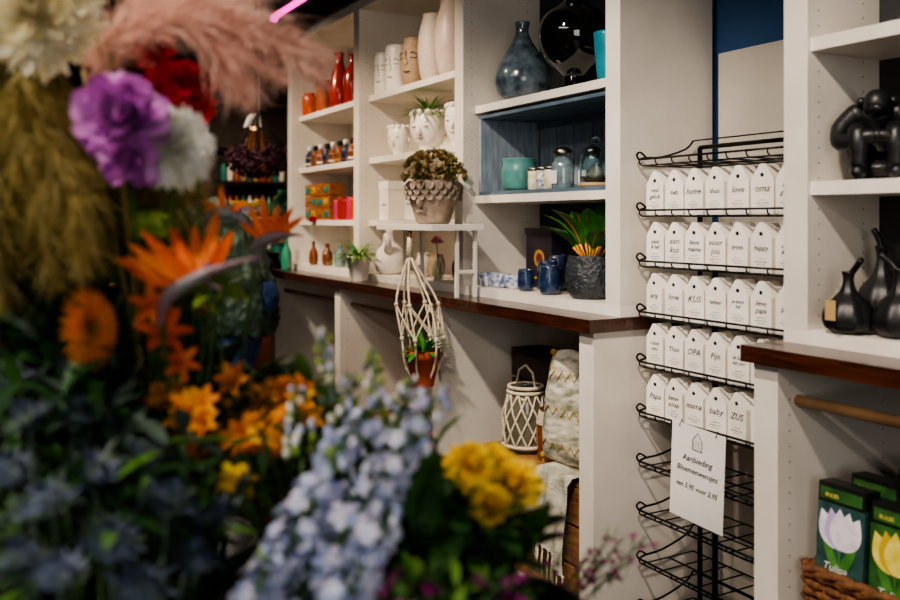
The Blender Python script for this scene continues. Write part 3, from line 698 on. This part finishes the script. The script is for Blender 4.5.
# ------------------------------------------------------------------ flower bench (own axes: u across, v along the aisle)
BU=V((.489,.872,0)); BV=V((-.872,.489,0)); BO=V((0,-1.54,0))
def B(u,v,z): return BO+BU*u+BV*v+V((0,0,z))
tow=-BV
RB=Matrix.Translation(BO)@Matrix((( .489,-.872,0,0),(.872,.489,0,0),(0,0,1,0),(0,0,0,1)))
m=MB('flower_bench'); m.T=RB
m.box(-.85,.22,.62,1.38,.46,.50,rust)
for x in (-.82,.14):
    for y in (.65,1.30): m.box(x,x+.05,y,y+.05,0,.46,rust)
m.box(-.82,.19,.66,.69,.12,.18,rust); m.box(-.82,.19,1.30,1.33,.12,.18,rust); m.T=None; m.done(.004)
zinc=M('zinc_bucket','#4a4d50','#33363a',14,.4,metal=.8,bump=.1)
BK={'a':(-.62,1.05),'b':(-.38,1.22),'c':(-.33,.84),'d':(-.12,1.12),'e':(-.10,.82),'f':(.05,1.00),'g':(.10,1.20)}
for k,(u,v) in BK.items():
    m=MB('flower_bucket'); hgt={'c':.33,'g':.12}.get(k,.25); q=.6 if k=='g' else 1
    m.lathe(hollow([(.075*q,0),(.095*q,hgt*.6),(.105*q,hgt),(.109*q,hgt)],.003),B(u,v,.501),zinc,32,cap=False)
    m.ring(B(u,v,.501+hgt),.108*q,.004,zinc); m.ring(B(u,v,.501+hgt*.6),.096*q,.003,zinc)
    m.lathe([(.09*q,hgt*.7),(.001,hgt*.7)],B(u,v,.501),M('dark_water','#0d1412',rough=.05),24,cap=False); m.done()
stemg=M('stem_green','#4a6a2c','#37561f',20,.5)
def stem(m,p,bk,r=.0028,mat=None,bend=.0):
    u,v=BK[bk]; q_=.5 if bk=='g' else 1; q=B(u+R.uniform(-.05,.05)*q_,v+R.uniform(-.05,.05)*q_,.53); p=V(p)
    mid=p.lerp(q,.45)+V((0,0,.03)); mid2=(p+mid)/2+BU*bend
    m.tube(sm([tuple(q),tuple(mid),tuple(mid2),tuple(p)],4),r,mat or stemg,6)
def mk(base,*cols,tl=.3): return [M(f'{base}_{i}',a,b,30,.55,transl=tl) for i,(a,b) in enumerate(cols)]
def mum(m,c,ax,Rr,mats,n=200,wid=.16,flat=.5,back=-.15):
    x,y,a=frame(ax)
    for i in range(n):
        t=i/n; an=i*2.39996; el=math.acos(max(-1,min(1,1-t*(1-back)*1.0)))
        d=(x*math.cos(an)+y*math.sin(an))*math.sin(el)+a*math.cos(el)*flat
        L=Rr*(.55+.45*t)*R.uniform(.85,1.12)
        m.petal(V(c)+a*.004,d,a,L,Rr*wid*(1+t*.4),.9-1.0*t,.5,R.choice(mats),4,.65,.25)
def ruffle(m,c,ax,Rr,mats,n=70,fl=0):
    x,y,a=frame(ax)
    for i in range(n):
        t=(i/n)**.8; an=i*2.39996; el=t*1.7
        d=(x*math.cos(an)+y*math.sin(an))*math.sin(el)+a*math.cos(el)
        m.petal(V(c)-a*Rr*.3+d*Rr*.25,d+rdir()*(.15+fl),a,Rr*R.uniform(.85-fl*.5,1.05+fl*.4),Rr*R.uniform(.5,.8),.7-.5*t+R.uniform(-fl,fl)*1.5,R.uniform(.1,.7),R.choice(mats),5,.8,.55)
def daisy(m,c,ax,Rr,mats,cm,n=26):
    x,y,a=frame(ax)
    for k in range(2):
        for i in range(n):
            an=2*pi*(i+.5*k)/n+R.uniform(-.05,.05); d=x*math.cos(an)+y*math.sin(an)+a*(.12+.25*k)
            m.petal(V(c)+d*Rr*.15,d,a,Rr*(.9-.2*k),Rr*.24,-.35,.2,R.choice(mats),4,.6,.15)
    for i in range(70):
        rr=Rr*.24*math.sqrt(i/70); an=i*2.4; m.petal(V(c)+(x*math.cos(an)+y*math.sin(an))*rr+a*.003,a+ (x*math.cos(an)+y*math.sin(an))*.5,a,Rr*.12,Rr*.04,.2,.2,cm,2)
def lily(m,c,ax,Rr,mats,W=.38,rec=-1.1,n=6):
    x,y,a=frame(ax); o=R.uniform(0,1)
    for i in range(n):
        an=2*pi*i/n+o; d=(x*math.cos(an)+y*math.sin(an))*.75+a
        m.petal(c,d,a,Rr,Rr*W,rec,.35,R.choice(mats),5,.55,.08)
    for i in range(5):
        an=2*pi*i/5; e=V(c)+(a+(x*math.cos(an)+y*math.sin(an))*.25)*Rr*.7; m.tube([c,e],Rr*.015,mats[0],4)
def leafy(m,cen,rad,n,mats,L=(.05,.10),W=.4,bk=None,droop=-.6):
    for i in range(n):
        d=rdir(); q=R.random()**.4; p=B(cen[0]+d.x*rad[0]*q,cen[1]+d.y*rad[1]*q,cen[2]+d.z*rad[2]*q)
        o=rdir(-.3,1); l=R.uniform(*L); m.petal(p,o+BU*d.x*.5,V((0,0,1)),l,l*W,droop*R.uniform(.3,1.4),.25,R.choice(mats),4,.45,.05)
        if i%7==0 and bk: stem(m,p,bk,.0018)
cream=mk('cream_petal',('#e8dfc0','#f3eed8'),('#dccf9c','#efe6c4')); whitep=mk('white_petal',('#f1efe4','#ffffff'),('#d8dcc0','#eceadb'))
purp=mk('purple_petal',('#cc74cc','#dc94da'),('#b658b8','#ca70c8'),('#e6aae4','#d48cd2'),('#a048a2','#bc62bc'))
orng=mk('orange_petal',('#ee6a1a','#f58a2c'),('#dc5412','#ee741e')); oryel=mk('alstro_petal',('#ee9420','#f6ae34'),('#e07418','#ee9028'),('#f4c040','#eea024'))
blup=mk('delphinium_petal',('#a8b4dc','#c4cee8'),('#c2cbe6','#dde2f2'),('#8e9ccc','#b0bbe0'),('#c8c4e4','#dcd8ee')); yelq=mk('yellow_petal',('#f2d014','#fae03a'),('#e6be0c','#f4c820'))
redq=mk('red_petal_b',('#d01a34','#e8324c'),('#ac142a','#d02038')); mag=mk('magenta_petal',('#a42a86','#c04aa0'),('#8a1f74','#a8348e')); 
dgl=mk('dark_foliage',('#264c22','#37612e'),('#2f5022','#44722e'),('#1d401f','#2c5025'),tl=.25); mgl=mk('mid_foliage',('#547a2e','#6a9438'),('#466e2a','#5e8a34'),tl=.3)
lgl=mk('lime_foliage',('#90ac42','#acc458'),('#789838','#94b24a'),tl=.3); bgl=mk('greyblue_foliage',('#44544a','#53665a'),('#384840','#4a5a50'),tl=.15)
thi=mk('thistle_blue',('#454f68','#58647e'),('#384256','#49546c'),tl=.1)

m=MB('cream_chrysanthemum'); c=B(-.45,.95,1.425); mum(m,c,tow+V((0,0,-.1))+BU*.3,.072,cream,320,.12); stem(m,c,'a',.004)
m.done()
m=MB('white_chrysanthemum'); c=B(-.318,1.0,1.282); mum(m,c,tow*.8+BU*.7+V((0,0,.1)),.054,whitep,280,.12); stem(m,c,'b',.003); m.done()
m=MB('purple_peony'); c=B(-.358,.95,1.313); ruffle(m,c,tow+BU*.2+V((0,0,.2)),.040,purp,120,.35); ruffle(m,B(-.350,.95,1.270),tow+V((0,0,-.4)),.030,purp,60,.4); stem(m,c,'b',.002); m.done()
m=MB('red_carnations')
for u,v,z,r in ((-.318,1.04,1.365,.024),(-.352,1.04,1.405,.022),(-.305,1.05,1.335,.020),(-.345,1.05,1.365,.020),(-.295,1.05,1.37,.015)):
    c=B(u,v,z); ruffle(m,c,tow+V((0,0,.4))+rdir()*.3,r,redq,50,.5); stem(m,c,'b',.002)
m.done()
def plume(m,pts,Rr,mats,n=700,L=.05,droop=.5,spr=.8):
    pts=[V(p) for p in pts]; cur=[V(p) for p in sm([tuple(p) for p in pts],6)]; m.tube(cur,.0013,mats[0],5)
    for i in range(n):
        t=R.random(); k=t*(len(cur)-1); a=int(k); p=cur[a].lerp(cur[min(a+1,len(cur)-1)],k-a); d=(cur[min(a+1,len(cur)-1)]-cur[max(a-1,0)]).normalized()
        w=math.sin(pi*min(1,(t*.92+.06)))**.6; e=(d*1.2+rdir()*spr).normalized(); l=L*w*R.uniform(.6,1.3)
        q1=p+e*l*.5; q2=q1+(e+V((0,0,-droop))).normalized()*l*.6; sd=e.cross(rdir()).normalized()*.0007
        m.add([p-sd,p+sd,q1+sd,q1-sd,q2],[(0,1,2,3),(3,2,4)],R.choice(mats))
        for z_ in range(2):
            b=p.lerp(q1,R.random()); f_=(e+rdir()*.8).normalized()*l*.35; s2=sd*.6
            m.add([b-s2,b+s2,b+f_],[(0,1,2)],R.choice(mats))
pkg=mk('pink_pampas',('#dfae9e','#ebc4b4'),('#cc9686','#daae9c'),('#eed0c0','#e6c0ae'),tl=.4); olv=mk('olive_pampas',('#a08e50','#b4a264'),('#82743c','#9c8a4e'),tl=.4)
m=MB('pink_pampas_grass')
for pl in ([(-.42,1.0,1.35),(-.34,1.0,1.43),(-.24,1.0,1.42),(-.145,1.0,1.355)],[(-.40,1.03,1.38),(-.31,1.03,1.455),(-.22,1.03,1.43),(-.15,1.05,1.385)],
           [(-.38,.98,1.39),(-.31,.98,1.42),(-.26,.98,1.39),(-.225,.98,1.335)],[(-.44,1.05,1.38),(-.38,1.05,1.455),(-.30,1.05,1.455),(-.245,1.05,1.41)],[(-.40,1.0,1.40),(-.33,1.0,1.43),(-.27,1.0,1.415),(-.19,1.0,1.36)]):
    plume(m,[B(*p) for p in pl],.03,pkg,400,.065,.5,.95); stem(m,B(*pl[0]),'b',.002,olv[0])
m.done()
m=MB('olive_pampas_grass')
for pl in ([(-.50,.95,1.40),(-.49,.95,1.34),(-.455,.94,1.24),(-.42,.93,1.13)],[(-.47,1.0,1.39),(-.45,1.0,1.33),(-.42,1.0,1.25),(-.41,1.0,1.17)],[(-.52,.92,1.34),(-.50,.92,1.28),(-.48,.90,1.2),(-.46,.9,1.12)],
           [(-.46,.93,1.36),(-.44,.93,1.30),(-.40,.92,1.22),(-.385,.92,1.15)],[(-.38,1.1,1.18),(-.37,1.1,1.22),(-.345,1.1,1.22),(-.325,1.1,1.17)]):
    plume(m,[B(*p) for p in pl],.03,olv,430,.075,.7,1.1); stem(m,B(*pl[0]),'a',.002,olv[0])
m.done()
spm=M('spathe_greyblue','#66787a','#8a5058',9,.4)
m=MB('bird_of_paradise_flower')
def bop(base,tip,upv,L,n=6):
    base=V(base);tip=V(tip);d=(tip-base)
    pts=[base-d*.1-V((0,0,.03)),base,base+d*.35+V((0,0,.008)),base+d*.7+V((0,0,.006)),tip]
    m.tube(sm([tuple(p) for p in pts],4),[.004,.0045,.006,.008,.009,.0095,.009,.0085,.008,.007,.006,.0045,.0035,.0028,.002,.0012,.0006],spm,10)
    for i in range(n):
        a=(i/(n-1)-.5)*1.9; o=base+d*(.1+.05*i)+V((0,0,.008)); dd=V((0,0,1))*math.cos(a)*upv[1]+BU*(math.sin(a)*1.0+upv[0])+tow*R.uniform(-.25,.35)
        m.petal(o,dd,tow,L*R.uniform(.75,1.15),L*.22,R.uniform(-.35,.35),.5,R.choice(orng),6,.4,.04)
    m.petal(base+d*.3+V((0,0,.008)),d.normalized()+V((0,0,.5)),tow,L*.75,L*.10,-.2,.4,M('strelitzia_blue','#2a3f9c'),4,.6,.05)
bop(B(-.322,1.0,1.112),B(-.216,1.0,1.158),(-.55,.75),.070,8); stem(m,B(-.33,1.0,1.10),'b',.0035)
bop(B(-.262,1.2,1.165),B(-.20,1.2,1.178),(.1,1.0),.052,6); stem(m,B(-.262,1.2,1.165),'b',.003)
bop(B(-.345,1.03,1.135),B(-.26,1.0,1.120),(-.5,.3),.056,5); stem(m,B(-.345,1.03,1.13),'b',.003)
bop(B(-.300,1.12,1.205),B(-.25,1.12,1.19),(-.3,.4),.040,4); stem(m,B(-.30,1.12,1.2),'b',.003)
m.done()
m=MB('orange_lilies')
for (u,v,z,r) in ((-.340,1.03,1.062,.042),(-.325,1.04,1.03,.032),(-.352,1.02,1.10,.036)):
    c=B(u,v,z); lily(m,c,tow*.7+BU*.6+V((0,0,.4))+rdir()*.3,r,orng,.34,-1.0); stem(m,c,'b',.0025)
m.done()
m=MB('orange_gerbera'); cc=M('gerbera_centre','#9a6a1c','#b8842a',40,.8)
c=B(-.392,.95,1.082); daisy(m,c,tow*.25+BU*1.0+V((0,0,.15)),.046,mk('gerbera_petal',('#f8921c','#fcae34'),('#f0821a','#f89820')),cc); stem(m,c,'b',.0025)
m.done()
m=MB('orange_alstroemeria')
for i in range(54):
    d=rdir(); c=B(-.262+d.x*.090,1.06+d.y*.06,.962+d.z*.042); lily(m,c,V((0,0,1))+tow*.6+rdir()*.9,R.uniform(.022,.032),oryel,.42,-.9)
    if i%2==0: stem(m,c,'b' if d.x<0 else 'd',.002)
for p in ((-.248,1.0,.90),(-.237,1.0,.895)): lily(m,B(*p),tow+V((0,0,.6)),.028,yelq,.5,-.8); stem(m,B(*p),'d')
leafy(m,(-.26,1.10,.90),(.09,.06,.07),120,mgl,(.04,.08),.22); m.done()
m=MB('blue_sea_holly')
for (u,v,z) in ((-.408,.85,1.006),(-.348,.85,.957),(-.309,.9,.958),(-.375,.82,.938),(-.313,.8,.907),(-.274,.85,.928),(-.393,.8,.889),(-.394,.92,.995),(-.283,.8,.866),(-.427,.85,.957),(-.253,.85,.870),(-.348,.78,.884),(-.358,.95,.972),(-.483,.95,1.026),(-.247,.9,.891),(-.414,1.0,1.011)):
    c=B(u,v,z); ax=(V((0,0,1))+rdir()*.5+tow*.3).normalized(); x,y,a=frame(ax)
    for i in range(70):
        t=i/70; an=i*2.4; el=t*2.2; d=(x*math.cos(an)+y*math.sin(an))*math.sin(el)+a*math.cos(el); m.petal(c+d*.008+a*.006*math.cos(el),d,a,.009,.0035,0,.1,R.choice(thi),2)
    for i in range(15):
        an=2*pi*i/15; d=x*math.cos(an)+y*math.sin(an)+a*.25; m.petal(c-a*.006,d,a,R.uniform(.028,.04),.007,.3,.4,R.choice(thi+bgl),4,.3,.03)
    stem(m,c,'c',.0022,bgl[0])
leafy(m,(-.36,.93,.88),(.14,.10,.12),440,bgl+dgl+mgl[1:],(.04,.075),.28,'c'); leafy(m,(-.44,.98,1.0),(.09,.1,.08),160,dgl+bgl,(.04,.08),.3,'a'); m.done()
m=MB('blue_delphinium')
def delph(p0,p1,r0,r1,n,bk,fs_=.0135):
    p0=V(p0);p1=V(p1); ax=(p1-p0).normalized(); x,y,_=frame(ax); L=(p1-p0).length
    m.tube([p0,p1],[.0035,.0015],stemg,6)
    for i in range(n):
        t=((i+.5)/n); an=i*2.39996+R.uniform(-.4,.4); d=x*math.cos(an)+y*math.sin(an); rr=(r0+(r1-r0)*t)*R.uniform(.75,1.15); c=p0+ax*(L*t+R.uniform(-.008,.008))+d*rr
        m.tube([p0+ax*max(0,L*t-.014),c],.0009,stemg,4)
        if t>.86: m.ball(c,.0045,R.choice(lgl+blup),(1,1,1.5),6); continue
        fa=(d+ax*.25+rdir()*.5).normalized(); X,Y,A=frame(fa); s_=fs_*(1.1-.45*t)*R.uniform(.8,1.2)
        for k in range(5):
            q=2*pi*k/5; e=X*math.cos(q)+Y*math.sin(q)+A*.3; m.petal(c,e,A,s_,s_*.72,-.5,.3,R.choice(blup),3,.65,.4)
        for k in range(3):
            q=2*pi*k/3; e=(X*math.cos(q)+Y*math.sin(q))*.6+A; m.petal(c,e,A,s_*.45,s_*.35,.2,.2,whitep[0],2,.6,.5)
        m.tube([c,c-A*s_*.9],.0012,blup[2],4)
    stem(m,p0,bk,.0035)
delph(B(-.155,.85,.82),B(-.006,.88,1.032),.032,.012,54,'e'); delph(B(-.195,.85,.80),B(-.105,.87,.985),.030,.012,44,'e'); delph(B(-.115,.90,.84),B(-.035,.92,.985),.028,.012,38,'e')
delph(B(-.12,.80,.80),B(-.055,.82,.93),.026,.012,34,'e'); delph(B(-.17,.90,.86),B(-.075,.93,1.01),.024,.010,30,'e'); delph(B(-.20,.80,.80),B(-.16,.80,.90),.022,.012,24,'e')
m.done()
m=MB('pale_delphinium_buds')
for p0,p1 in (((-.11,.95,.94),(-.14,.95,1.085)),((-.09,.95,.95),(-.080,.95,1.06)),((-.06,1.0,.95),(-.045,1.0,1.02)),((-.16,.95,.94),(-.165,.95,1.02)),((-.13,.97,.93),(-.105,.97,1.03))):
    a=B(*p0);b=B(*p1); m.tube([a,b],.0018,stemg,5)
    for i in range(34):
        t=i/34; d=rdir(-.2,.4); c=a.lerp(b,t)+V((d.x,d.y,0))*.020*(1-t*.6); m.tube([a.lerp(b,max(0,t-.05)),c],.0007,stemg,4); m.ball(c,.0048*(1-t*.4),R.choice(lgl+blup[:2]+bgl+whitep),(1,1,1.5),6)
    stem(m,a,'e',.0022)
m.done()
m=MB('yellow_chrysanthemums')
for (u,v,z,r) in ((.024,.98,.922,.033),(.074,1.0,.895,.036),(.050,1.03,.912,.028),(.006,1.03,.905,.024),(.045,.95,.888,.026)):
    c=B(u,v,z); mum(m,c,V((0,0,1))+tow*.8+BU*R.uniform(-.4,.4),r,yelq,170,.30,.9); stem(m,c,'f',.003)
leafy(m,(.015,.99,.845),(.085,.07,.052),260,dgl+mgl,(.035,.065),.5,'f'); m.done()
m=MB('magenta_statice')
for i in range(36):
    c=B(R.uniform(-.09,.07),R.uniform(.78,.86),R.uniform(.832,.858)); 
    for k in range(6): m.petal(c,rdir(0,1),V((0,0,1)),.010,.008,-.3,.3,R.choice(mag),3,.7,.4)
    if i%3==0: stem(m,c,'e',.0012)
leafy(m,(-.01,.83,.825),(.09,.05,.032),200,mgl+dgl,(.03,.05),.3,'e'); m.done()
m=MB('pink_waxflower_sprigs')
for i in range(8):
    b=B(.155+.014*i,1.12+R.uniform(-.03,.03),R.uniform(.75,.795)); mid=B(.12+.008*i,1.17,.68)
    m.tube(sm([tuple(B(.10,1.20,.54)),tuple(mid),tuple(b)],4),.0012,stemg,5)
    for k in range(5):
        t=k/4; q=mid.lerp(b,.5+.5*t)+rdir()*.014; m.tube([mid.lerp(b,.4+.5*t),q],.0007,stemg,4)
        for j in range(5): m.petal(q,rdir(-.2,1),V((0,0,1)),.0070,.006,-.3,.3,R.choice(mag),3,.7,.4)
        for j in range(2): m.petal(q,rdir(),V((0,0,1)),.02,.003,0,0,mgl[0],2)
m.done()
m=MB('green_foliage_filler')
leafy(m,(-.50,1.14,1.14),(.13,.10,.17),620,dgl+mgl,(.05,.10),.38,'a'); leafy(m,(-.36,1.15,.95),(.13,.08,.08),380,dgl+mgl[1:],(.045,.09),.4,'b')
leafy(m,(-.20,1.14,.90),(.09,.07,.07),260,dgl+mgl,(.04,.08),.35,'d'); leafy(m,(-.10,1.10,.87),(.09,.07,.07),260,dgl+mgl,(.04,.08),.4,'d')
leafy(m,(-.03,.98,.85),(.08,.06,.05),200,dgl,(.045,.08),.5,'f'); leafy(m,(-.58,1.0,1.25),(.1,.1,.2),260,dgl,(.06,.1),.35,'a')
leafy(m,(-.285,1.05,1.118),(.035,.03,.012),34,lgl,(.03,.05),.35,'b'); leafy(m,(-.375,1.15,1.06),(.035,.05,.06),110,dgl+mgl,(.03,.06),.35,'b'); m.done()
m=MB('green_hydrangea')
for (u,v,z,r) in ((-.37,1.08,1.19,.03),(-.345,1.12,1.115,.024)):
    cc_=B(u,v,z)
    for i in range(60):
        d=rdir(-.3,1); c=cc_+V((d.x*r,d.y*r,d.z*r*.6)); X,Y,A=frame(d)
        for k in range(4): m.petal(c,X*math.cos(k*pi/2)+Y*math.sin(k*pi/2)+A*.3,A,.009,.009,-.3,.2,R.choice(lgl),2,.6,.5)
    stem(m,cc_,'b',.003)
m.done()

# ------------------------------------------------------------------ lighting
def fixture(x,y,z,tx,ty,tz,W,col,ang=70):
    d=(V((tx,ty,tz))-V((x,y,z))).normalized()
    m=MB('track_spotlight'); q=d.to_track_quat('Z','Y').to_matrix(); m.lathe([(.03,-.10),(.04,-.09),(.045,0),(.041,0),(.037,-.02),(.001,-.02)],(x,y,z),bglass,18,T=q,cap=False)
    m.tube([(x,y,z+.02),(x,y,2.6)],.008,bglass,8); m.done()
    l=bpy.data.lights.new('spot_lamp','SPOT'); l.energy=W; l.color=col; l.spot_size=math.radians(ang); l.spot_blend=.95; l.shadow_soft_size=.05
    o=bpy.data.objects.new('spot_lamp',l); scene.collection.objects.link(o); o.location=V((x,y,z))+d*.02; o.rotation_euler=(-d).to_track_quat('Z','Y').to_euler()
warm=(1,.79,.58); neu=(1,.87,.74)
fixture(-4.0,-1.1,2.42,-4.1,.1,1.25,125,warm,66); fixture(-2.9,-1.1,2.42,-3.1,.1,1.2,140,warm,64); fixture(-1.7,-1.2,2.42,-2.2,.1,1.05,120,neu,62); fixture(-.7,-1.2,2.42,-1.45,.1,.9,130,neu,60)
fixture(-.5,-2.5,2.42,-1.0,-1.3,1.1,120,neu,60); fixture(-2.1,-1.9,2.42,-1.1,-1.25,1.05,70,warm,60)
fixture(-2.9,-1.5,2.42,-4.1,-.4,.95,120,neu,44); fixture(-4.6,-1.0,2.42,-5.6,.2,1.3,80,warm,70)  # added spots: one brightens the person, one the far end
def area(x,y,z,sx,sy,W,col,rot):
    l=bpy.data.lights.new('fill_area_light','AREA'); l.shape='RECTANGLE'; l.size=sx; l.size_y=sy; l.energy=W; l.color=col  # unseen fill light without a fixture, added to lift dark areas
    o=bpy.data.objects.new('fill_area_light',l); scene.collection.objects.link(o); o.location=(x,y,z); o.rotation_euler=rot
area(-1.2,-2.6,2.55,1.6,.6,26,(1,.90,.80),(0,0,0)); area(2.3,-2.4,1.5,1.6,1.8,36,(1,.96,.92),(0,math.radians(80),0)); area(-7.2,.4,2.5,2,1.6,55,warm,(0,0,0))
w=bpy.data.worlds.new('w'); scene.world=w; w.use_nodes=True; w.node_tree.nodes['Background'].inputs[0].default_value=(.5,.6,.8,1); w.node_tree.nodes['Background'].inputs[1].default_value=.15
try: scene.view_settings.look='AgX - Medium High Contrast'
except Exception: pass

# ------------------------------------------------------------------ camera
cd=bpy.data.cameras.new('camera'); cam=bpy.data.objects.new('camera',cd); scene.collection.objects.link(cam)
cam.location=(0,-1.54,1.2); cam.rotation_euler=(pi/2,0,math.radians(60.7)); cd.lens=35; cd.sensor_width=36; cd.shift_y=-80/900; cd.clip_start=.02
cd.dof.use_dof=True; cd.dof.focus_distance=2.45; cd.dof.aperture_fstop=2.4
scene.camera=cam
